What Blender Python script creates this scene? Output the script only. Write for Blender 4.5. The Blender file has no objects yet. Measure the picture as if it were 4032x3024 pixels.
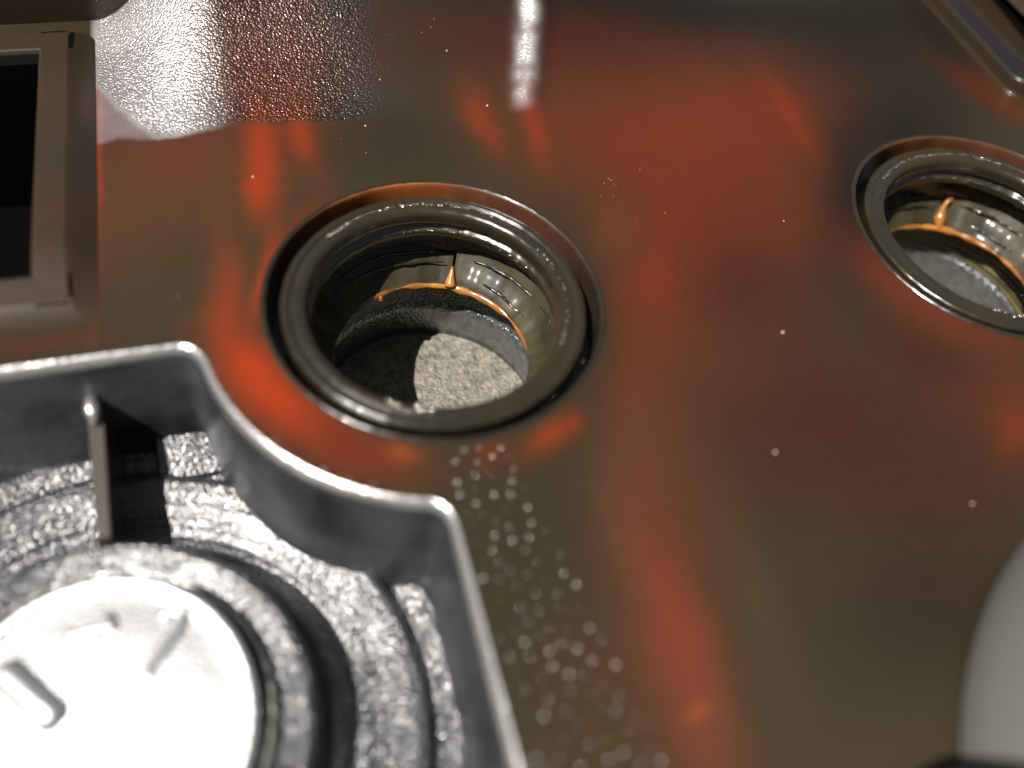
import bpy, bmesh, math, random
import numpy as np
from mathutils import Vector, Matrix
random.seed(7); rng = np.random.default_rng(7)
S = 0.02                      # one model unit is the radius of a seal bore: 20 mm
sc = bpy.context.scene
col = sc.collection

# ---------------- camera, light, exposure ----------------
cam = bpy.data.cameras.new('camera'); co = bpy.data.objects.new('camera', cam); col.objects.link(co)
CAM = Vector((-0.97675, -3.46368, 4.08091))
RT = Vector((0.958183, -0.260265, 0.118948)); DN = Vector((-0.144217, -0.798230, -0.584833)); FW = Vector((0.247159, 0.543223, -0.802385))
m = Matrix((RT, -DN, -FW)).transposed().to_4x4(); m.translation = CAM * S
co.matrix_world = m
cam.sensor_width = 36; cam.lens = 900/1024*36
cam.clip_start = 0.002; cam.clip_end = 50
cam.dof.use_dof = True; cam.dof.focus_distance = 6.3*S; cam.dof.aperture_fstop = 7.6
sc.camera = co

SUN = Vector((-0.50, -0.15, 0.85)).normalized()
w = bpy.data.worlds.new('World'); sc.world = w; w.use_nodes = True
nt = w.node_tree; bg = nt.nodes['Background']
bg.inputs[0].default_value = (.86, .93, 1, 1); bg.inputs[1].default_value = 0.105      # dim even daylight of the doorway
sl = bpy.data.lights.new('sun', 'SUN'); sl.energy = 5; sl.angle = math.radians(0.5); sl.color = (1, .96, .9)
so = bpy.data.objects.new('sun', sl); col.objects.link(so)
so.rotation_euler = SUN.to_track_quat('Z', 'Y').to_euler(); so.location = (-.2, 0, .4)
vs = sc.view_settings; vs.view_transform = 'Standard'; vs.look = 'None'; vs.gamma = 1; vs.use_curve_mapping = False
vs.exposure = 0.9

# ---------------- helpers ----------------
def mat(name, color=(.05,.05,.05), rough=.5, metal=0., coat=0., coat_rough=.05, spec=.5, attr=None,
        bump=0., bscale=3000, bdist=.00008, vor=0., vscale=3000, mottle=0., mscale=400, sss=0, dirt=None):
    M = bpy.data.materials.new(name); M.use_nodes = True; n = M.node_tree; L = n.links
    p = n.nodes['Principled BSDF']
    p.inputs['Base Color'].default_value = (*color, 1); p.inputs['Roughness'].default_value = rough
    p.inputs['Metallic'].default_value = metal; p.inputs['Coat Weight'].default_value = coat
    p.inputs['Coat Roughness'].default_value = coat_rough; p.inputs['Specular IOR Level'].default_value = spec
    tc = n.nodes.new('ShaderNodeTexCoord')
    src = None
    if attr:
        a = n.nodes.new('ShaderNodeAttribute'); a.attribute_name = attr; src = a.outputs['Color']
    if mottle or dirt:
        nz = n.nodes.new('ShaderNodeTexNoise'); nz.inputs['Scale'].default_value = mscale; nz.inputs['Detail'].default_value = 6
        L.new(tc.outputs['Object'], nz.inputs['Vector'])
        mr = n.nodes.new('ShaderNodeMapRange'); mr.inputs[1].default_value = .3; mr.inputs[2].default_value = .7
        mr.inputs[3].default_value = 1-mottle; mr.inputs[4].default_value = 1+mottle
        L.new(nz.outputs[0], mr.inputs[0])
        mx = n.nodes.new('ShaderNodeMix'); mx.data_type = 'RGBA'; mx.blend_type = 'MULTIPLY'; mx.inputs[0].default_value = 1
        if src: L.new(src, mx.inputs[6])
        else: mx.inputs[6].default_value = (*color, 1)
        L.new(mr.outputs[0], mx.inputs[7]); src = mx.outputs[2]
        if dirt:
            mr.inputs[3].default_value = 0; mr.inputs[4].default_value = 1
            mx.blend_type = 'MIX'; L.new(mr.outputs[0], mx.inputs[0]); n.links.remove(mx.inputs[7].links[0]); mx.inputs[7].default_value = (*dirt, 1)
    if src: L.new(src, p.inputs['Base Color'])
    nrm = None
    if bump:
        b = n.nodes.new('ShaderNodeBump'); b.inputs['Strength'].default_value = bump; b.inputs['Distance'].default_value = bdist
        z = n.nodes.new('ShaderNodeTexNoise'); z.inputs['Scale'].default_value = bscale; z.inputs['Detail'].default_value = 3
        L.new(tc.outputs['Object'], z.inputs['Vector']); L.new(z.outputs[0], b.inputs['Height']); nrm = b
    if vor:
        b = n.nodes.new('ShaderNodeBump'); b.inputs['Strength'].default_value = vor; b.inputs['Distance'].default_value = bdist
        z = n.nodes.new('ShaderNodeTexVoronoi'); z.feature = 'SMOOTH_F1'; z.inputs['Scale'].default_value = vscale
        L.new(tc.outputs['Object'], z.inputs['Vector'])
        b.invert = True; L.new(z.outputs['Distance'], b.inputs['Height'])
        if nrm: L.new(nrm.outputs[0], b.inputs['Normal'])
        nrm = b
    if nrm: L.new(nrm.outputs[0], p.inputs['Normal'])
    return M

def tag(o, label=None, cat=None, group=None, kind=None):
    if label: o['label'] = label
    if cat: o['category'] = cat
    if group: o['group'] = group
    if kind: o['kind'] = kind
    return o
def empty(name, loc=(0,0,0)):
    o = bpy.data.objects.new(name, None); o.empty_display_size = .005; col.objects.link(o); o.location = Vector(loc)*S; return o
def build(name, V, Fc, material, parent=None, smooth=True, origin=(0,0,0)):
    V = (np.asarray(V, float) - np.asarray(origin)) * S
    me = bpy.data.meshes.new(name); me.from_pydata(V.tolist(), [], [tuple(int(i) for i in f) for f in Fc]); me.validate(); me.update()
    if smooth: me.polygons.foreach_set('use_smooth', [True]*len(me.polygons))
    me.materials.append(material)
    o = bpy.data.objects.new(name, me); col.objects.link(o)
    if parent: o.parent = parent
    else: o.location = Vector(origin)*S
    return o
def part(name, V, Fc, material, parent, smooth=True):          # vertices in model space, made local to the parent chain
    off = Vector((0,0,0)); p = parent
    while p is not None: off += p.location; p = p.parent
    return build(name, V, Fc, material, parent, smooth, origin=tuple(off/S))
def lathe(prof, c=(0,0), n=160, a0=0, a1=2*math.pi, mod=None, closed_prof=False):
    full = abs(a1-a0-2*math.pi) < 1e-6
    k = n if full else n+1; P = len(prof); V = []; Fc = []
    for i in range(k):
        a = a0 + (a1-a0)*i/n
        for j, (r, z) in enumerate(prof):
            if mod: r, z = mod(a, j, r, z)
            V.append((c[0]+r*math.cos(a), c[1]+r*math.sin(a), z))
    for i in range(n):
        i2 = (i+1) % k
        for j in range(P if closed_prof else P-1):
            j2 = (j+1) % P
            Fc.append((i*P+j, i2*P+j, i2*P+j2, i*P+j2))
    if closed_prof and not full:
        Fc.append(tuple(range(P))[::-1]); Fc.append(tuple(n*P+j for j in range(P)))
    return V, Fc
def fine(prof, n=5):                                            # Catmull-Rom smoothing of a profile
    p = [prof[0]]+list(prof)+[prof[-1]]; out = []
    for i in range(1, len(p)-2):
        for k in range(n):
            t = k/n; a, b, c, d = (np.array(q, float) for q in p[i-1:i+3])
            out.append(tuple(.5*((2*b)+(-a+c)*t+(2*a-5*b+4*c-d)*t*t+(-a+3*b-3*c+d)*t**3)))
    out.append(tuple(prof[-1])); return out
def sweep(path, prof, closed=False, side=1):
    """profile (d,z): d is measured to the left of the walking direction times side"""
    p = np.array(path, float); N = len(p)
    if closed: t = np.roll(p, -1, 0)-np.roll(p, 1, 0)
    else: t = np.gradient(p, axis=0)
    t /= np.linalg.norm(t, axis=1)[:, None]; nn = np.stack([-t[:,1], t[:,0]], 1)*side
    V = []; Fc = []; P = len(prof)
    for i in range(N):
        for d, z in prof: V.append((*(p[i]+nn[i]*d), z))
    for i in range(N if closed else N-1):
        i2 = (i+1) % N
        for j in range(P-1): Fc.append((i*P+j, i2*P+j, i2*P+j+1, i*P+j+1))
    return V, Fc
def tube(pts, rad, n=12, cap=True):
    pts = [Vector(p) for p in pts]; V = []; Fc = []; K = len(pts)
    rr = rad if isinstance(rad, (list, tuple)) else [rad]*K
    up = Vector((0,0,1)); 
    for i, p in enumerate(pts):
        t = (pts[min(i+1,K-1)]-pts[max(i-1,0)]).normalized()
        if abs(t.dot(up)) > .95: up = Vector((0,1,0))
        u = t.cross(up).normalized(); v = u.cross(t)
        for k in range(n):
            a = 2*math.pi*k/n; V.append(tuple(p+(u*math.cos(a)+v*math.sin(a))*rr[i]))
    for i in range(K-1):
        for k in range(n):
            k2 = (k+1) % n; Fc.append((i*n+k, i*n+k2, (i+1)*n+k2, (i+1)*n+k))
    if cap: Fc.append(tuple(range(n))[::-1]); Fc.append(tuple((K-1)*n+k for k in range(n)))
    return V, Fc
def bez(a, b, c, n=10):
    return [tuple((1-t)**2*np.array(a)+2*t*(1-t)*np.array(b)+t*t*np.array(c)) for t in np.linspace(0, 1, n)]
def line(a, b, n): return [tuple(np.array(a)+(np.array(b)-np.array(a))*t) for t in np.linspace(0, 1, n)]
def sstep(a, b, x):
    t = np.clip((x-a)/(b-a), 0, 1); return t*t*(3-2*t)
def fbm(x, y, f, seed, octv=4):                                 # cheap value noise, numpy
    r = np.random.default_rng(seed); T = r.random((64, 64)); o = 0; am = 1; tot = 0
    for k in range(octv):
        u = x*f; v = y*f; i = np.floor(u).astype(int); j = np.floor(v).astype(int); a = u-i; b = v-j
        a = a*a*(3-2*a); b = b*b*(3-2*b); g = lambda p, q: T[p % 64, q % 64]
        o = o+am*((g(i,j)*(1-a)+g(i+1,j)*a)*(1-b)+(g(i,j+1)*(1-a)+g(i+1,j+1)*a)*b); tot += am; am *= .5; f *= 2.03
    return o/tot

# ---------------- materials ----------------
M_deck = mat('oil_coated_plastic', attr='oil', rough=.38, coat=.12, coat_rough=.06, spec=.16, bump=.07, bscale=3600, bdist=.00003, mottle=.035, mscale=500)
M_alloy = mat('satin_dark_casting', (.082,.082,.085), .25, .8, .1, .12, vor=1.0, vscale=3700, bdist=.000115, mottle=.25, mscale=220)
M_wall = mat('pocket_wall_dark', (.075,.075,.08), .42, .6, .15, .25, bump=.6, bscale=350, bdist=.0003, mottle=.6, mscale=110)
M_rim = mat('wet_rim', (.55,.54,.52), .26, .85, .3, .1, vor=.9, vscale=2600, bdist=.00007)
M_disc = mat('bright_disc', (.50,.50,.51), .40, .9, .2, .1, vor=.8, vscale=3000, bdist=.00008)
M_black = mat('black_plastic', (.012,.012,.013), .38, 0, .3, .2, bump=.2, bscale=1500)
M_void = mat('cavity_shade', (.002,.002,.0025), .9, spec=0)  # shade of the cavity put into a near-black colour without gloss
M_frame = mat('brown_oily_frame', (.020,.0155,.008), .4, 0, .25, .08, spec=.3, mottle=.2, mscale=90, dirt=(.030,.015,.007))
M_bore = mat('oily_bore_painted_light', attr='oil', rough=.35, coat=.5, coat_rough=.1, mottle=.3, mscale=250)
M_ring = mat('oily_seal_ring', (.012,.010,.007), .26, .1, .7, .05, bump=.12, bscale=600, dirt=(.024,.017,.007), mscale=90)
M_lip = mat('oily_seal_lip', (.014,.012,.006), .5, 0, .18, .12, spec=.2, bump=.7, bscale=260, bdist=.0004, dirt=(.040,.032,.013), mscale=160)
M_amber = mat('amber_oil', (.40,.16,.028), .28, 0, .5, .08, bump=.6, bscale=600, bdist=.0002, dirt=(.10,.03,.007), mscale=300)
M_amberd = mat('dark_amber_oil', (.25,.07,.015), .2, 0, 1, .03)
M_bead = mat('clear_oil_bead', (.30,.27,.22), .12, .8, 1, .03)
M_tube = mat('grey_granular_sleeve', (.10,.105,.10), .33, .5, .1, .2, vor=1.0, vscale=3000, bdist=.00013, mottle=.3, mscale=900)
M_band = mat('lit_sleeve_band', (.20,.205,.205), .28, .8, .1, .2, vor=1.0, vscale=2800, bdist=.00015, mottle=.3, mscale=900)  # paler copy of the sleeve: its sunlit look is in the colour
M_gold = mat('golden_oily_sleeve', (.16,.125,.035), .35, .3, .4, .1, bump=.5, bscale=500, bdist=.0002, dirt=(.07,.065,.04), mscale=200)
M_conc = mat('speckled_concrete', (.15,.135,.105), .6, bump=1.0, bscale=1700, bdist=.0005, mottle=.5, mscale=900)
M_white = mat('pale_grey_plastic', (.13,.127,.115), .8, bump=.02)
M_hose = mat('black_rubber', (.010,.010,.012), .5, bump=.1)
M_glint = mat('oil_glint', (.5,.48,.43), .22, .9)  # pale metal stands in for sun glints on the oil drops
M_orange = mat('orange_glints', (.3,.07,.012), .5)
M_pale = mat('pale_grit', (.4,.35,.25), .5)
# reflections and dark falloff painted on the oil: centre x, y, 2x2 shape matrix, colour, strength
REFLECTIONS=[[-1.533, 1.239, 1.897, -0.083, -0.252, -1.928, [0.16, 0.075, 0.032], 0.8],
[-1.351, 1.483, 2.891, -0.174, -0.447, -3.646, [0.24, 0.05, 0.018], 0.45],
[-1.786, 0.939, 4.215, -0.083, -0.27, -1.914, [0.16, 0.075, 0.032], 0.6],
[-1.622, 1.893, 3.11, -0.103, -0.38, -3.431, [0.15, 0.06, 0.05], 0.8],
[-1.06, 2.188, 1.329, -0.109, -0.158, -1.584, [0.24, 0.05, 0.018], 0.45],
[-0.568, 2.033, 5.18, -0.662, -0.151, -1.467, [0.24, 0.05, 0.018], 0.5],
[-0.857, 1.422, 9.869, -0.394, 0.093, -2.295, [0.62, 0.075, 0.012], 0.75],
[-0.58, 1.579, 12.972, 1.261, 1.421, -3.365, [0.62, 0.075, 0.012], 0.6],
[-0.924, 1.071, 14.467, -1.516, -0.684, -5.129, [0.62, 0.075, 0.012], 0.7],
[-1.191, 0.937, 10.489, -1.331, -0.344, -1.399, [0.16, 0.075, 0.032], 0.7],
[-1.894, 1.549, 51.586, -0.436, -0.114, -0.927, [0.62, 0.075, 0.012], 0.5],
[-1.204, 0.132, 10.249, -0.872, -0.42, -2.572, [0.62, 0.075, 0.012], 0.55],
[-1.111, -0.356, 7.175, 2.505, 1.872, -3.181, [0.62, 0.075, 0.012], 1.0],
[-1.002, -0.595, 7.756, 5.465, 3.464, -3.082, [0.62, 0.075, 0.012], 1.0],
[-0.814, -0.826, 6.271, 6.776, 3.531, -2.225, [0.62, 0.075, 0.012], 0.85],
[-0.573, -0.989, 4.268, 7.864, 3.45, -1.446, [0.24, 0.05, 0.018], 0.9],
[-0.731, -0.915, 4.4, 4.421, 4.075, -2.843, [0.24, 0.05, 0.018], 0.8],
[-0.96, 0.349, 19.778, -5.28, -1.478, -3.151, [0.62, 0.075, 0.012], 0.8],
[-0.738, 0.708, 12.417, -9.589, -3.181, -1.98, [0.24, 0.05, 0.018], 0.7],
[-1.389, 0.024, 10.023, -0.658, -1.638, -9.768, [0.24, 0.05, 0.018], 0.3],
[-0.407, -1.021, 13.499, -2.655, -4.178, -21.541, [0.55, 0.16, 0.03], 0.6],
[0.422, -1.046, 6.192, 1.72, 5.842, -11.846, [0.62, 0.075, 0.012], 0.65],
[0.56, -0.994, 22.881, -7.238, -3.0, -15.978, [0.62, 0.075, 0.012], 0.5],
[0.05, -1.11, 9.743, -2.501, -2.198, -11.334, [0.24, 0.05, 0.018], 0.6],
[1.022, 1.469, 11.424, -0.147, 1.406, -3.405, [0.62, 0.075, 0.012], 0.62],
[0.671, 1.576, 10.151, 1.284, 2.06, -3.304, [0.62, 0.075, 0.012], 0.5],
[1.244, 2.247, 1.114, -0.319, -0.338, -3.69, [0.085, 0.028, 0.016], 0.9],
[2.246, 2.34, 0.619, -0.23, -0.232, -2.675, [0.085, 0.028, 0.016], 0.7],
[1.339, 1.355, 1.612, -0.947, -1.315, -1.695, [0.24, 0.05, 0.018], 0.5],
[2.015, 1.224, 1.132, -0.623, -0.607, -1.285, [0.24, 0.05, 0.018], 0.8],
[2.789, 1.515, 1.325, -0.514, 0.032, -2.081, [0.24, 0.05, 0.018], 0.95],
[1.841, 0.427, 2.075, -0.489, 0.156, -1.28, [0.24, 0.05, 0.018], 0.85],
[2.368, 0.584, 1.836, -0.83, -0.178, -1.323, [0.24, 0.05, 0.018], 0.7],
[3.081, 1.288, 10.892, 0.002, 1.292, -2.31, [0.62, 0.075, 0.012], 0.5],
[2.906, 1.172, 2.826, -1.354, -0.243, -2.078, [0.24, 0.05, 0.018], 0.5],
[1.404, -0.139, 7.863, -2.994, -0.674, -4.238, [0.62, 0.075, 0.012], 0.4],
[1.322, -0.394, 4.62, -1.767, -0.407, -2.441, [0.24, 0.05, 0.018], 0.6],
[1.903, -0.297, 2.178, -0.969, -0.216, -1.34, [0.085, 0.028, 0.016], 0.9],
[1.504, -0.924, 1.748, -0.752, -0.334, -1.846, [0.16, 0.075, 0.032], 0.65],
[1.166, -0.101, 8.004, -2.822, -1.017, -6.401, [0.24, 0.05, 0.018], 0.4],
[0.903, -1.199, 5.224, -1.232, -0.078, -2.277, [0.2, 0.11, 0.055], 0.5],
[0.685, -1.648, 5.217, -1.156, -0.111, -2.013, [0.2, 0.11, 0.055], 0.6],
[1.007, -0.594, 8.461, -2.997, -0.413, -2.376, [0.24, 0.05, 0.018], 0.4],
[0.714, -2.144, 7.496, -0.835, 0.099, -2.581, [0.34, 0.085, 0.045], 0.8],
[0.676, -2.395, 5.672, -0.299, 0.166, -2.349, [0.34, 0.085, 0.045], 0.6],
[0.646, -2.756, 5.969, -0.545, 0.05, -3.036, [0.34, 0.085, 0.045], 0.6],
[1.231, -0.633, 3.649, -1.629, -0.302, -1.14, [0.24, 0.05, 0.018], 0.35],
[0.802, -1.754, 4.891, -1.001, -0.034, -1.401, [0.24, 0.05, 0.018], 0.35],
[2.615, 2.765, 0.362, -0.141, -0.245, -3.302, [0.022, 0.018, 0.012], 0.8],
[-0.246, 2.915, 3.15, -0.458, -0.154, -2.035, [0.022, 0.018, 0.012], 0.5],
[0.824, -0.347, 5.616, -1.815, -0.23, -1.372, [0.05, 0.043, 0.022], 0.6],
[0.048, 1.457, 2.584, -0.5, -0.22, -1.859, [0.05, 0.043, 0.022], 0.6],
[1.905, -2.12, 1.766, -0.993, -0.395, -1.862, [0.05, 0.043, 0.022], 0.4],
[0.648, -2.652, 18.097, 1.623, 5.762, -35.853, [0.55, 0.16, 0.03], 0.8],
[1.152, -2.216, 6.593, -0.993, 0.065, -1.326, [0.1, 0.082, 0.042], 0.9],
[1.077, -1.531, 5.238, -0.31, 0.3, -1.884, [0.16, 0.075, 0.032], 0.6],
[1.592, -2.133, 3.323, -1.722, -0.328, -1.531, [0.1, 0.082, 0.042], 0.35],
[2.077, -1.197, 1.149, -0.595, -0.372, -2.006, [0.085, 0.028, 0.016], 0.7],
[3.21, -1.267, 2.65, -1.772, -0.573, -3.153, [0.24, 0.05, 0.018], 0.5],
[3.145, -1.563, 7.484, -5.137, -0.957, -5.039, [0.62, 0.075, 0.012], 0.35],
[2.914, -0.925, 1.769, -2.215, -3.121, -2.426, [0.085, 0.028, 0.016], 0.8],
[2.962, -0.112, 6.695, 1.21, 1.321, -2.286, [0.24, 0.05, 0.018], 0.85],
[3.105, -0.491, 6.036, 3.997, 1.662, -2.088, [0.24, 0.05, 0.018], 0.8],
[3.337, -0.808, 4.535, 5.976, 2.067, -2.15, [0.24, 0.05, 0.018], 0.55],
[2.344, 0.221, 1.415, -0.661, -0.545, -3.763, [0.24, 0.05, 0.018], 0.3],
[4.879, 1.72, 4.755, 3.103, 1.664, -1.777, [0.24, 0.05, 0.018], 0.55],
[4.974, 1.37, 5.329, 3.514, 1.675, -1.876, [0.24, 0.05, 0.018], 0.5],
[4.208, 2.303, 1.09, -0.595, -0.113, -1.358, [0.022, 0.018, 0.012], 0.7],
[3.909, 1.0, 1.593, -0.936, -0.155, -1.311, [0.022, 0.018, 0.012], 0.9],
[5.143, 2.364, 1.706, -1.067, -0.103, -1.301, [0.022, 0.018, 0.012], 0.6],
[1.788, 2.76, 0.622, -0.199, -0.291, -3.838, [0.022, 0.018, 0.012], 0.5],
[3.136, 0.481, 3.731, -2.008, -0.186, -1.381, [0.022, 0.018, 0.012], 0.8],
[2.053, -2.489, 1.889, -1.165, -0.684, -3.088, [0.022, 0.018, 0.012], 0.35],
[1.389, -3.038, 1.234, -0.694, -0.906, -3.753, [0.1, 0.082, 0.042], 0.6],
[0.228, -2.469, 3.676, -1.238, -0.543, -2.334, [0.16, 0.075, 0.032], 0.35],
[-2.157, 0.037, 2.9, 0.233, -0.739, -15.298, [0.24, 0.05, 0.018], 0.35],
[-1.601, 0.268, 2.66, -0.109, -0.505, -3.135, [0.1, 0.082, 0.042], 0.4],
[0.062, 2.242, 7.286, -1.321, -0.283, -2.982, [0.085, 0.028, 0.016], 0.5],
[1.253, 0.379, 6.119, -2.104, -0.562, -3.88, [0.55, 0.16, 0.03], 0.12],
[2.196, -1.604, 1.095, -0.616, -0.425, -2.168, [0.085, 0.028, 0.016], 0.45],
[2.579, -1.981, 2.173, -1.406, -0.468, -2.289, [0.085, 0.028, 0.016], 0.35]]

# ---------------- work surface under the cover ----------------
V = []; Fc = []; n = 60
xs = np.linspace(-6, 9.5, n); ys = np.linspace(-6, 7, n)
for i in range(n):
    for j in range(n): V.append((xs[i], ys[j], -1.29+.006*math.sin(3.1*i)*math.cos(2.3*j)))
for i in range(n-1):
    for j in range(n-1): Fc.append((i*n+j, (i+1)*n+j, (i+1)*n+j+1, i*n+j+1))
ground = build('work_surface', V, Fc, M_conc); tag(ground, kind='structure', label='speckled grey concrete seen through the seal bores')

# ---------------- the engine cover ----------------
cover = empty('engine_cover', (0, 0, -1.285))
tag(cover, 'oily plastic engine cover with painted red and brown reflections, inner side up', 'engine cover')
C2 = (4.042, 0.0)
ARC = 1.372
a1, a2 = math.radians(193), math.radians(255)
A1 = (ARC*math.cos(a1), ARC*math.sin(a1)); A2 = (ARC*math.cos(a2), ARC*math.sin(a2))
pocket = line((-4.6,-.15), (-1.52,-.112), 70)[:-1] + bez((-1.52,-.112), (-1.372,-.10), A1, 14)[:-1] + \
    [(ARC*math.cos(a), ARC*math.sin(a)) for a in np.linspace(a1, a2, 50)][:-1] + \
    bez(A2, (-.232,-1.345), (-.228,-1.50), 14)[:-1] + line((-.228,-1.50), (-.225,-4.8), 80)
def rrect(x0, y0, x1, y1, r, n=8):
    o = []
    for cx, cy, s in ((x1-r,y0+r,-90),(x1-r,y1-r,0),(x0+r,y1-r,90),(x0+r,y0+r,180)):
        o += [(cx+r*math.cos(math.radians(s+90*k/n)), cy+r*math.sin(math.radians(s+90*k/n))) for k in range(n+1)]
    return o
def densify(p, st=.04):
    o = []
    for i in range(len(p)):
        a = np.array(p[i]); b = np.array(p[(i+1) % len(p)]); k = max(1, int(np.linalg.norm(b-a)/st))
        o += [tuple(a+(b-a)*t/k) for t in range(k)]
    return o
frameL = densify(rrect(-4.9, .13, -1.89, 2.86, .12)); frameR = densify(rrect(5.14, 1.36, 8.6, 4.6, .16))
def offset(p, d):
    p = np.array(p); t = np.roll(p, -1, 0)-np.roll(p, 1, 0); t /= np.linalg.norm(t, axis=1)[:, None]
    return [tuple(q) for q in p+np.stack([-t[:,1], t[:,0]], 1)*d]

def rise(x, y):                                                  # the deck sweeps up into the far wall
    t = np.clip(y-1.66+.05*np.sin(x*2.1), 0, None)
    B = np.where(t < .9, .22*t+.22*t*t, .22*.9+.22*.81+.62*(t-.9))
    A = sstep(-1.9, -1.0, x)*(1-.25*sstep(-.5, 1.0, x))*(1-sstep(1.3, 3.4, x))*.95
    z = A*B
    z = z+.06*np.exp(-((x-1.16-.3*(y-2))/.09)**2)*sstep(1.55, 2.0, y)   # faint rib running up the wall
    return z
def inside(px, py, poly):
    poly = np.array(poly); c = np.zeros(px.shape, bool); j = len(poly)-1
    for i in range(len(poly)):
        xi, yi = poly[i]; xj, yj = poly[j]
        k = ((yi > py) != (yj > py)); 
        with np.errstate(divide='ignore', invalid='ignore'):
            c ^= k & (px < (xj-xi)*(py-yi)/(yj-yi)+xi)
        j = i
    return c
# deck: a fine sheet whose openings are fitted to the bores, the pocket and the frames
H = .028
gx = np.arange(-5.2, 9.0, H); gy = np.arange(-4.9, 5.6, H); NX, NY = len(gx), len(gy)
X, Y = np.meshgrid(gx, gy, indexing='ij'); X = X.copy(); Y = Y.copy()
rem = np.zeros(X.shape, bool)
def cut_circle(cx, cy, r):
    global rem
    d = np.hypot(X-cx, Y-cy); ins = d < r-H*.5; near = np.abs(d-r) <= H*.5
    X[near] = cx+(X[near]-cx)*r/d[near]; Y[near] = cy+(Y[near]-cy)*r/d[near]; rem |= ins
def cut_poly(poly, closedpath):
    global rem
    P = np.array(closedpath); bb = (P[:,0].min()-.1, P[:,0].max()+.1, P[:,1].min()-.1, P[:,1].max()+.1)
    m_ = (X > bb[0]) & (X < bb[1]) & (Y > bb[2]) & (Y < bb[3])
    ins = np.zeros(X.shape, bool); ins[m_] = inside(X[m_], Y[m_], closedpath)
    Q = []                                                      # dense boundary samples
    for i in range(len(poly)-1):
        a = np.array(poly[i]); b = np.array(poly[i+1]); k = max(1, int(np.linalg.norm(b-a)/.006))
        Q += [a+(b-a)*t/k for t in range(k)]
    Q = np.array(Q); idx = np.argwhere(m_); keep = np.zeros(X.shape, bool)
    for k0 in range(0, len(idx), 4000):
        I = idx[k0:k0+4000]; p = np.stack([X[I[:,0],I[:,1]], Y[I[:,0],I[:,1]]], 1)
        cand = np.ones(len(p), bool)
        d2 = ((p[:,None,:]-Q[None,::4,:])**2).sum(2); md = d2.min(1)
        for q in np.where(md < (H*1.2)**2)[0]:
            dd = ((Q-p[q])**2).sum(1); b = dd.argmin()
            if dd[b] <= (H*.55)**2:
                X[I[q,0],I[q,1]], Y[I[q,0],I[q,1]] = Q[b]; keep[I[q,0],I[q,1]] = True
    rem |= ins & ~keep
cut_circle(0, 0, 1.0); cut_circle(*C2, 1.0)
po = np.array(pocket); tt = np.gradient(po, axis=0); tt /= np.linalg.norm(tt, axis=1)[:, None]
pk_out = [tuple(q) for q in po+np.stack([-tt[:,1], tt[:,0]], 1)*.008]
cut_poly(pk_out, pk_out+[(-4.6,-4.8)])
oL = offset(frameL, .2); oR = offset(frameR, .2)
cut_poly(oL+[oL[0]], oL); cut_poly(oR+[oR[0]], oR)
Z = rise(X, Y)+.0012*(fbm(X, Y, 6, 3)-.5)
ids = -np.ones(X.shape, int)
Fq = []
ok = ~rem
qa = ok[:-1,:-1] & ok[1:,:-1] & ok[1:,1:] & ok[:-1,1:]
lin = np.arange(NX*NY).reshape(NX, NY)
q = np.stack([lin[:-1,:-1][qa], lin[1:,:-1][qa], lin[1:,1:][qa], lin[:-1,1:][qa]], 1)
three = []                                                       # triangles where one corner was cut away
for a, b, c, d in ((0,1,2,3),):
    pass
c00, c10, c11, c01 = ok[:-1,:-1], ok[1:,:-1], ok[1:,1:], ok[:-1,1:]
l00, l10, l11, l01 = lin[:-1,:-1], lin[1:,:-1], lin[1:,1:], lin[:-1,1:]
for miss, tri, ls in ((c00, (c10,c11,c01), (l10,l11,l01)), (c10, (c00,c11,c01), (l00,l11,l01)), (c11, (c00,c10,c01), (l00,l10,l01)), (c01, (c00,c10,c11), (l00,l10,l11))):
    mk = ~miss & tri[0] & tri[1] & tri[2]
    three.append(np.stack([l[mk] for l in ls], 1))
three = np.concatenate(three)
used = np.zeros(NX*NY, bool); used[q.ravel()] = True; used[three.ravel()] = True
remap = -np.ones(NX*NY, int); remap[used] = np.arange(used.sum())
P3 = np.stack([X.ravel(), Y.ravel(), Z.ravel()], 1)[used]
faces = remap[q].tolist()+remap[three].tolist()
deck = part('deck', P3, faces, M_deck, cover)
# oil film colour of the deck, with soft reflections painted in as world-space blobs
px, py = P3[:,0], P3[:,1]
wx = px+.10*(fbm(px, py, 2.2, 11)-.5)+.03*(fbm(px, py, 9, 12)-.5); wy = py+.10*(fbm(px, py, 2.2, 13)-.5)+.03*(fbm(px, py, 9, 14)-.5)
base = np.tile(np.array([.0215,.017,.0085]), (len(px), 1))
base *= (.8+.4*fbm(px, py, 1.1, 5))[:, None]
TONE = np.array([.32,.28,.30])
for cx, cy, a, b, c, d, colr, s in REFLECTIONS:
    u = a*(wx-cx)+b*(wy-cy); v = c*(wx-cx)+d*(wy-cy); g = np.exp(-(u*u+v*v)**.95*.85)*s
    base += (np.array(colr)*TONE-base)*g[:, None]
dry_glare = sstep(1.64, 1.70, py+.05*np.sin(px*2.1)+.16*(fbm(px, py, 4, 31)-.5))*(1-sstep(-.3, .35, px))*sstep(-1.92, -1.86, px)
fd = py-1.65-(-1.54-px)*1.67
dry_glare *= .22+.78*sstep(-.05, .07, fd+.1*(fbm(px, py, 7, 61)-.5))
dry_glare = np.maximum(dry_glare, sstep(1.62, 1.9, py)*np.exp(-((px-1.10-.3*(py-2))/.07)**2)*(.35+.65*sstep(.3,.6,fbm(px, py, 9, 77))))
base += (np.array([.52,.49,.49])-base)*(dry_glare*np.maximum(1-.95*sstep(-1.5,-.95,px), sstep(.3,.6,px))*(.7+.3*sstep(.35,.65,fbm(px, py, 2.5, 44))))[:, None]  # sun glare on the slope and rib streak painted pale into the colour
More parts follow.
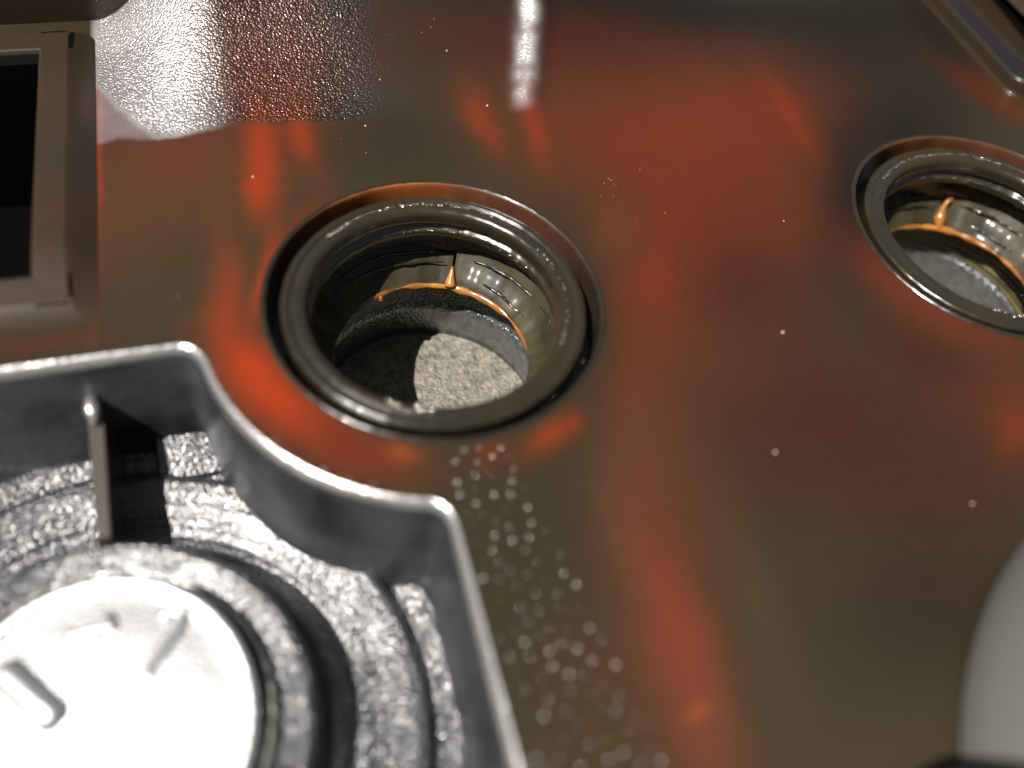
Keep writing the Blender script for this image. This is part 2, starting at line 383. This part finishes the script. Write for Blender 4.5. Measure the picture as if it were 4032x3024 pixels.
ca = deck.data.color_attributes.new('oil', 'FLOAT_COLOR', 'POINT')  # holds the film colour together with the painted reflections and glare
ca.data.foreach_set('color', np.concatenate([base, np.ones((len(px), 1))], 1).ravel())
da = deck.data.attributes.new('dry_glare', 'FLOAT', 'POINT'); da.data.foreach_set('value', dry_glare)
n = M_deck.node_tree; p = n.nodes['Principled BSDF']                 # bare grained plastic above the oil line; the mask also carries painted glare
at = n.nodes.new('ShaderNodeAttribute'); at.attribute_name = 'dry_glare'
tc = n.nodes.new('ShaderNodeTexCoord'); vo = n.nodes.new('ShaderNodeTexVoronoi'); vo.feature = 'SMOOTH_F1'; vo.inputs['Scale'].default_value = 3500
n.links.new(tc.outputs['Object'], vo.inputs['Vector'])
b2 = n.nodes.new('ShaderNodeBump'); b2.invert = True; b2.inputs['Distance'].default_value = .00018
n.links.new(vo.outputs['Distance'], b2.inputs['Height']); n.links.new(at.outputs['Fac'], b2.inputs['Strength'])
n.links.new(p.inputs['Normal'].links[0].from_socket, b2.inputs['Normal']); n.links.new(b2.outputs[0], p.inputs['Normal'])
n.links.new(b2.outputs[0], p.inputs['Coat Normal'])
mr = n.nodes.new('ShaderNodeMapRange'); mr.inputs[3].default_value = 0; mr.inputs[4].default_value = .8
n.links.new(at.outputs['Fac'], mr.inputs[0]); n.links.new(mr.outputs[0], p.inputs['Metallic'])

# bores: edge bead + oily wall with its lit far arc painted orange + grey sleeve
for c in ((0,0), C2):
    bw = part('bore_wall', *lathe(fine([(1.012,.0),(1.004,.006),(.996,-.004),(.992,-.05),(.99,-.2),(.985,-.34)], 3), c, 180), M_bore, cover)
    an = np.degrees(np.arctan2(*[np.array([v.co[k]/S-c[k] for v in bw.data.vertices]) for k in (1, 0)]))
    wa = np.exp(-((an-98)/26)**2); wr = np.exp(-((an-48)/34)**2)
    cb = np.array([.02,.014,.009])+wr[:,None]*np.array([.05,.014,.007])+wa[:,None]*np.array([.24,.06,.008])*(1 if c[0] == 0 else .3)  # light on the far arc and shade elsewhere put into the wall colour
    ab = bw.data.color_attributes.new('oil', 'FLOAT_COLOR', 'POINT'); ab.data.foreach_set('color', np.concatenate([cb, np.ones((len(cb),1))], 1).ravel())  # holds the oily wall colour together with its painted light and shade
    part('bore_edge', *lathe(fine([(1.03,.001),(1.018,.010),(1.006,.010),(.998,-.002)], 3), c, 220,
         mod=lambda a, j, r, z: (r, z+.002*math.sin(a*61)*math.sin(a*17))), M_ring, cover)
    part('bore_floor', *lathe([(.99,-.33),(.86,-.33)], c, 120), M_black, cover)
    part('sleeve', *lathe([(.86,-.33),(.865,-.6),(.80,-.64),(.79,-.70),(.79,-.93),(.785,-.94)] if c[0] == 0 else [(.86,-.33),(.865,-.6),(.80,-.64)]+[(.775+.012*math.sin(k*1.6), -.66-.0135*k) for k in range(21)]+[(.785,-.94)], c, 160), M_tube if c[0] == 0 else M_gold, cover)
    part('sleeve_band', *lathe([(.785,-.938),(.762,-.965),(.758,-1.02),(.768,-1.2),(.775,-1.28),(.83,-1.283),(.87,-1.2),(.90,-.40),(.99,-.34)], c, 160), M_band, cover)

# pocket: rim bead, wall, floor
def pmod(prof): return sweep(pocket, prof, side=-1)
part('pocket_rim', *pmod(fine([(-.018,-.004),(-.012,.002),(-.004,.0015),(.004,-.003),(.013,-.010),(.021,-.020),(.027,-.034),(.030,-.06)], 3)), M_rim, cover)
part('pocket_wall', *pmod(fine([(.0295,-.055),(.034,-.10),(.065,-.4),(.085,-.75),(.11,-1.0),(.135,-1.09)], 2)), M_wall, cover)
bmf = [(x, y, -1.07) for x, y in pocket]+[(-4.6,-4.8,-1.07)]
part('pocket_floor', bmf, [tuple(range(len(bmf)))[::-1]], M_alloy, cover, smooth=False)
BC = (-2.05, -1.97)
def wob(a, j, r, z): return r+.004*math.sin(a*5+j), z+.004*math.sin(a*7+j*2)
boss = part('stepped_boss', *lathe(fine([(.835,-.60),(.85,-.59),(.90,-.572),(.96,-.552),(1.0,-.552),(1.022,-.58),(1.035,-.66),(1.06,-.82),(1.10,-.90),(1.18,-.93),(1.26,-.925),(1.31,-.90),(1.36,-.875),
     (1.45,-.84),(1.54,-.815),(1.59,-.83),(1.612,-.88),(1.63,-.905),(1.66,-.89),(1.74,-.86),(1.80,-.865),(1.86,-.95),(1.93,-1.06),(1.95,-1.10)], 4), BC, 260, mod=wob), M_alloy, cover)
part('collar_ring', *lathe(fine([(.79,-.58),(.797,-.535),(.812,-.51),(.828,-.525),(.84,-.58)], 4), BC, 200,
     mod=lambda a, j, r, z: (r+.003*math.sin(a*43), z+.005*math.sin(a*37)*math.sin(a*11))), M_rim, cover)
part('gap_floor', *lathe([(.70,-.60),(.86,-.60)], BC, 120), M_black, cover)
TILT = Vector((-.085,-.09,1)).normalized()
def tl(x, y, z): return z-(TILT.x*(x-BC[0])+TILT.y*(y-BC[1]))/TILT.z
def tilted(Vv): return [(x, y, tl(x, y, z)) for x, y, z in Vv]
V, Fc = lathe(fine([(.0,-.455),(.2,-.459),(.45,-.476),(.64,-.497),(.675,-.492),(.69,-.478),(.715,-.468),(.742,-.475),(.76,-.505),(.765,-.66)], 4), BC, 220)
disc = part('stamped_disc', tilted(V), Fc, M_disc, cover)
def zd(x, y): return -.456-.10*((x-BC[0])**2+(y-BC[1])**2)
def stroke(name, pts, r):                                       # rounded raised stroke moulded on the disc
    pp = densify(pts+pts[::-1], .02)[:len(densify(pts+pts[::-1], .02))//2+1]
    part(name, *tube([(x, y, tl(x, y, zd(x, y))) for x, y in pp], [r*.55]+[r]*(len(pp)-2)+[r*.55], 10), M_disc, disc)
stroke('raised_mark', [(-2.16,-1.46),(-2.12,-1.50),(-1.98,-1.495),(-1.955,-1.43),(-1.95,-1.52)], .034)
stroke('raised_mark', [(-1.72,-1.515),(-1.66,-1.475),(-1.605,-1.51),(-1.64,-1.58),(-1.78,-1.74),(-1.80,-1.78)], .036)
V, Fc = tube([(x, y, tl(x, y, zd(x, y))-.012) for x, y in line((-2.46,-1.56),(-2.185,-1.90),14)], [.05]+[.085]*12+[.06], 14)
part('raised_mark', V, Fc, M_disc, disc)
stroke('raised_mark', [(-2.16,-2.07),(-2.11,-2.04),(-2.06,-2.08),(-2.09,-2.2)], .02)
stroke('raised_mark', [(-1.93,-2.09),(-1.90,-2.16),(-1.86,-2.2)], .018)
stroke('raised_mark', [(-1.84,-2.03),(-1.72,-2.14),(-1.66,-2.2)], .014)
stroke('raised_mark', [(-1.955,-1.86),(-1.93,-1.885),(-1.90,-1.875)], .014)
# web between the far wall and the boss, and the lit pad in the corner
def prism(pts2, z0, z1, bev=.015):
    nP = len(pts2); c = np.mean(np.array(pts2), 0); V = []
    zt = z1 if isinstance(z1, list) else [z1]*nP
    for i, (x, y) in enumerate(pts2): V.append((x, y, z0))
    for i, (x, y) in enumerate(pts2): V.append((x, y, zt[i]-bev))
    for i, (x, y) in enumerate(pts2):
        d = np.array((x, y))-c; L = np.linalg.norm(d); k = c+d*(1-bev/L); V.append((k[0], k[1], zt[i]))
    Fc = []
    for l in (0, 1):
        for i in range(nP): Fc.append((l*nP+i, l*nP+(i+1) % nP, (l+1)*nP+(i+1) % nP, (l+1)*nP+i))
    Fc.append(tuple(2*nP+i for i in range(nP))); return V, Fc
part('web', *prism([(-2.035,-.95),(-1.965,-.95),(-1.945,-.13),(-2.03,-.13)], -1.06, [-.52,-.52,-.30,-.30]), M_frame, cover, smooth=False)
part('corner_pad', *prism([(-1.76,-.44),(-1.28,-.44),(-1.38,-.16),(-1.76,-.16)], -1.06, [-.86,-.86,-.74,-.74], .02), M_alloy, cover, smooth=False)
V, Fc = tube([(-2.0,-.17,-.29),(-2.0,-.25,-.30),(-1.99,-.33,-.33)], [.035,.045,.02], 12); part('highlight_lump', V, Fc, M_rim, cover)  # pale lump added for the highlight where the web meets the wall

# raised frame on the left with a dark cavity; it sinks into the deck towards its near end
def loop(path, prof): return sweep(path, prof, closed=True, side=1)
def sink(VF): return [(x, y, z*(.06+.94*float(sstep(.05, .75, y))) if z > 0 else z) for x, y, z in VF[0]], VF[1]
part('frame_flank', *sink(loop(frameL, fine([(-.01,-.01),(.0,.004),(.02,.018),(.12,.092),(.14,.104)], 3))), M_frame, cover)
part('frame_top', *sink(loop(frameL, fine([(.138,.103),(.15,.111),(.17,.112),(.30,.110),(.325,.104),(.34,.08)], 3))), M_frame, cover)
part('cavity_wall', *loop(frameL, [(.339,.004),(.35,-.03),(.37,-.5),(.40,-1.22)]), M_void, cover)
c0 = offset(frameL, .39); part('cavity_floor', [(x, y, -1.2) for x, y in c0], [tuple(range(len(c0)))], M_void, cover, smooth=False)
# stepped frame on the right
part('step_wall', *loop(frameR, fine([(-.015,-.006),(-.003,.006),(.006,.03),(.012,.095),(.02,.118)], 3)), M_frame, cover)
part('step_ledge', *loop(frameR, fine([(.019,.116),(.028,.125),(.05,.126),(.20,.124),(.235,.126)], 3)), M_black, cover)
part('upper_wall', *loop(frameR, fine([(.234,.122),(.244,.15),(.25,.33),(.265,.36),(.30,.365)], 3)), M_frame, cover)
c0 = offset(frameR, .29); part('upper_floor', [(x, y, .362) for x, y in c0], [tuple(range(len(c0)))], M_frame, cover, smooth=False)
# far flange
part('far_flange', *prism([(-5.2,2.97),(-1.6,3.02),(.4,3.2),(.4,3.6),(-5.2,3.6)], -.1, .62, .05), M_frame, cover, smooth=False)

# ---------------- the two seals ----------------
def make_seal(c, label, cut, spread, hole):
    t = empty('spark_plug_seal', (c[0], c[1], -.33)); tag(t, label, 'seal', 'seals pressed into the cover')
    w1 = random.random()*6
    jit = lambda k: (lambda a, j, r, z: (r+.0022*math.sin(a*23+w1)*math.sin(a*7), z+k*math.sin(a*53+w1)*math.sin(a*13)))
    ring = part('steel_ring', *lathe(fine([(.915,-.335),(.916,-.06),(.908,-.036),(.893,-.024),(.872,-.022),(.857,-.034),(.84,-.030),(.81,-.020),(.78,-.026),(.76,-.050),(.752,-.09),(.757,-.115),(.775,-.135)], 4), (c[0]-.006, c[1]-.006), 220, mod=jit(.0014)), M_ring, t)
    part('inner_fold', *lathe(fine([(.775,-.134),(.782,-.15),(.772,-.165),(.752,-.18),(.744,-.20),(.747,-.225),(.765,-.24),(.80,-.25),(.845,-.27),(.868,-.33)], 4), c, 180, mod=jit(.004)), M_ring, t)
    g0 = cut
    def lipmod(a, j, r, z):
        d = (a-g0+math.pi) % (2*math.pi)-math.pi; f = 1.9*math.exp(-(d/.34)**2) if d > 0 else .5*math.exp(-(d/.18)**2)
        top = 1-j/22.0
        return r-.012*math.sin(a*2.3+1)*top+.004*math.sin(a*19)+.005*math.sin(j*.7+a*2.2), z+.006*math.sin(j*.5+a*2.9)+top*(.02*math.sin(a*1.7+.6)+.012*math.sin(a*5)+.006*math.sin(a*33)*math.sin(a*11)-.05*f)
    gap = math.radians(.8)
    lip = part('rubber_lip', *lathe(fine([(.872,-.40),(.862,-.392),(.845,-.41),(.80,-.455),(.755,-.50),(.715,-.535),(.68,-.565),(.65,-.592),(.640,-.605),(.645,-.622),(.70,-.62)], 2), c, 230, g0+gap, g0+2*math.pi-gap, mod=lipmod), M_lip, t)
    part('lip_root', *lathe([(.868,-.33),(.874,-.40),(.88,-.60),(.70,-.63)], c, 120), M_black, t)
    for k, (ra, za, b0, b1) in enumerate(((.80,-.452,.05,1.0),(.757,-.492,1.25,2.35),(.70,-.543,.3,.95),(.81,-.445,1.35,2.2))):   # loose folds of the lip
        n_ = 26; pts = []
        for i in range(n_+1):
            u = i/n_; a = b0+(b1-b0)*u; dr = .010*math.sin(a*6+k)+.004*math.sin(a*23)
            pts.append((c[0]+(ra+dr)*math.cos(a), c[1]+(ra+dr)*math.sin(a), za-dr*.6+.004*math.sin(a*11)))
        part('lip_fold', *tube(pts, [.004+.011*math.sin(math.pi*i/n_)*(.7+.3*math.sin(i*1.9)) for i in range(n_+1)], 8), M_ring, t)
    # amber oil gathered on the lip edge
    a0, a1 = spread
    def am(a, j, r, z):
        u = (a-a0)/(a1-a0); k = math.sin(math.pi*min(max(u,0),1))**.4*(.62+.3*math.sin(a*9+w1)*math.sin(a*4.1)+.25*math.sin(a*17+1)*math.sin(a*7.3+2))
        return .640+(r-.640)*max(k,.05), -.602+(z+.602)*max(k,.05)
    sec = [(.635+.020*math.cos(q)+.014*math.sin(q), -.600+.026*math.sin(q)) for q in np.linspace(0, 2*math.pi, 12, endpoint=False)]
    part('amber_oil', *lathe(sec, c, 140, a0, a1, mod=am, closed_prof=True), M_amber, t)
    def at(a, r, z): return (c[0]+r*math.cos(a), c[1]+r*math.sin(a), z)
    if hole == 1:
        pts = [at(g0-.01, .64, -.595), at(g0-.004, .66, -.575), at(g0, .69, -.545), at(g0, .72, -.515), at(g0+.002, .74, -.495)]
        part('oil_drip', *tube(pts, [.045,.036,.024,.014,.006], 12), M_amber, t)
        part('oil_drop', *tube([at(1.95,.628,-.60), at(1.95,.624,-.63), at(1.95,.624,-.655)], [.012,.02,.010], 10), M_amberd, t)
    else:
        pts = [at(g0, .64, -.60), at(g0+.03, .68, -.555), at(g0+.03, .73, -.50), at(g0, .78, -.45), at(g0-.05, .81, -.42)]
        part('oil_drip', *tube(fine([tuple(q) for q in pts], 4), [.022,.024,.030,.036,.042,.045,.042,.036,.030,.026,.022,.020,.020,.022,.022,.018,.010], 12), M_amber, t)
        part('oil_skin', *tube(fine([at(g0+.12,.845,-.385), at(g0+.03,.83,-.375), at(g0-.10,.835,-.38), at(g0-.2,.845,-.40)], 4), [.006,.010,.013,.018,.02,.018,.016,.015,.012,.011,.010,.008,.004], 10), M_amberd, t)
    # beads of oil sitting on the ring and on the lip
    V = []; Fc = []
    def bead(p, r):
        i0 = len(V); K, J = 8, 4
        for j in range(J+1):
            ph = math.pi*j/J
            for k in range(K):
                V.append((p[0]+r*math.sin(ph)*math.cos(2*math.pi*k/K), p[1]+r*math.sin(ph)*math.sin(2*math.pi*k/K), p[2]+.6*r*math.cos(ph)))
        for j in range(J):
            for k in range(K): Fc.append((i0+j*K+k, i0+(j+1)*K+k, i0+(j+1)*K+(k+1) % K, i0+j*K+(k+1) % K))
    for a in np.radians(np.concatenate([np.arange(52, 132, 1.55), np.arange(-35, 25, 3.2)])):
        if random.random() < .85: bead(at(a+random.gauss(0,.006), (.828 if a > .7 else .80)+random.gauss(0,.004), -.022), random.uniform(.006,.013))
    for a in np.radians(np.arange(20, 95, 1.6)):
        if random.random() < .6: bead(at(a, .752+random.gauss(0,.004), -.185+random.gauss(0,.006)), random.uniform(.005,.011))
    for a in np.radians(np.arange(-60, 30, 2.4)):
        if random.random() < .7: bead(at(a, .955+random.gauss(0,.02), -.30+random.gauss(0,.01)), random.uniform(.006,.012))
    for a in np.radians([238,240,243,247,250,252,256]): bead(at(a, .80+random.gauss(0,.01), -.020), random.uniform(.014,.022))
    for k in range(0): bead(at(random.uniform(-.3,2.2), .70+random.uniform(-.03,.1), -.50), random.uniform(.003,.008))
    b = part('oil_bead', V, Fc, M_bead, t); b['kind'] = 'stuff'
    return t
make_seal((0,0), 'dark brown oily seal ring with a split lip and amber oil, beside the ribbed pocket', math.radians(67), (math.radians(-6), math.radians(128)), 1)
make_seal(C2, 'dark oily seal ring at right edge with a thick amber drip', math.radians(66), (math.radians(-8), math.radians(118)), 2)

# ---------------- small bits and painted glints on the deck ----------------
def scatter(name, spots, M, lab):
    V = []; Fc = []
    for x, y, z, r, fl in spots:
        i0 = len(V); K = 12; tilt = (random.gauss(0,.03), random.gauss(0,.03))
        rings = [(1, 0), (.93,.30), (.75,.62), (.45,.88), (.15,.985)]
        for rr, h in rings:
            for k in range(K):
                a = 2*math.pi*k/K; V.append((x+r*rr*math.cos(a), y+r*rr*math.sin(a), z+r*fl*h+r*rr*(tilt[0]*math.cos(a)+tilt[1]*math.sin(a))-.001))
        for j in range(len(rings)-1):
            for k in range(K): Fc.append((i0+j*K+k, i0+j*K+(k+1) % K, i0+(j+1)*K+(k+1) % K, i0+(j+1)*K+k))
        Fc.append(tuple(i0+(len(rings)-1)*K+k for k in range(K)))
    o = build(name, V, Fc, M); tag(o, lab, 'droplets', kind='stuff'); return o
def onto(x, y): return float(rise(np.array([x]), np.array([y]))[0])
sp = []; pts = np.zeros((0, 2))
for k in range(6000):
    y = -1.05-2.5*random.random(); x = -.17+(.30+.16*abs(y+1))*random.random()**1.4
    if math.hypot(x, y) < 1.07 or (len(pts) and np.hypot(pts[:,0]-x, pts[:,1]-y).min() < .07): continue
    pts = np.vstack([pts, (x, y)]); sp.append((x, y, 0, random.choice([.004,.005,.006,.008,.009,.011]), .6))
    if len(sp) >= 170: break
scatter('oil_droplets', sp, M_glint, 'tiny oil droplets spattered on the deck beside the pocket edge')
sp = []
for cx, cy, n_, s in ((1.35,.75,30,.13),(.1,1.35,4,.25),(.05,-1.2,5,.10),(.2,2.4,12,.12),(-1.4,.1,4,.2),(2.9,-2.0,3,.15)):
    for k in range(n_):
        x, y = random.gauss(cx, s), random.gauss(cy, s)
        if math.hypot(x, y) > 1.05 and not (x < -.2 and y < -.1) and x > -1.8: sp.append((x, y, onto(x, y), random.choice([.002,.0025,.003,.004,.006]), .7))
scatter('orange_glints', sp, M_orange, 'tiny orange specks standing in for reflected glints on the brown oil film')  # reflections on tiny surface bumps, made as orange-coloured specks
sp = [(x, y, onto(x, y), r, .8) for x, y, r in ((2.05,-.62,.010),(1.62,-1.42,.009),(-.15,1.62,.008),(.75,1.72,.009),(.55,2.2,.007),(-.95,1.2,.008),(2.6,-1.95,.008),(.02,2.0,.006),(2.5,.3,.006))]
scatter('pale_grit', sp, M_pale, 'few pale grit specks scattered on the deck')

# ---------------- things resting at the near right corner ----------------
BX = (3.86,-4.44)
tub = empty('plastic_tub', (*BX, .005)); tag(tub, 'pale grey round plastic tub at the lower right corner, out of focus', 'tub')
part('tub_body', *lathe(fine([(2.3,.006),(2.47,.02),(2.5,.10),(2.49,.3),(2.42,.6),(2.3,.8),(2.1,.9)], 4), BX, 140), M_white, tub)
part('tub_lid', *lathe(fine([(2.105,.899),(2.0,.88),(1.2,.92),(0.02,.95)], 4), BX, 140), M_white, tub)
hs = fine([(.95,-4.5,.21),(1.02,-4.0,.22),(1.15,-3.58,.25),(1.40,-3.36,.34),(1.66,-3.52,.70),(1.95,-3.85,1.02),(2.4,-4.3,1.10)], 6)
o = build('rubber_hose', *tube([tuple(h) for h in hs], .19, 20), M_hose, origin=(.95,-4.5,.01)); tag(o, 'black rubber hose leaning against the pale grey tub', 'hose')
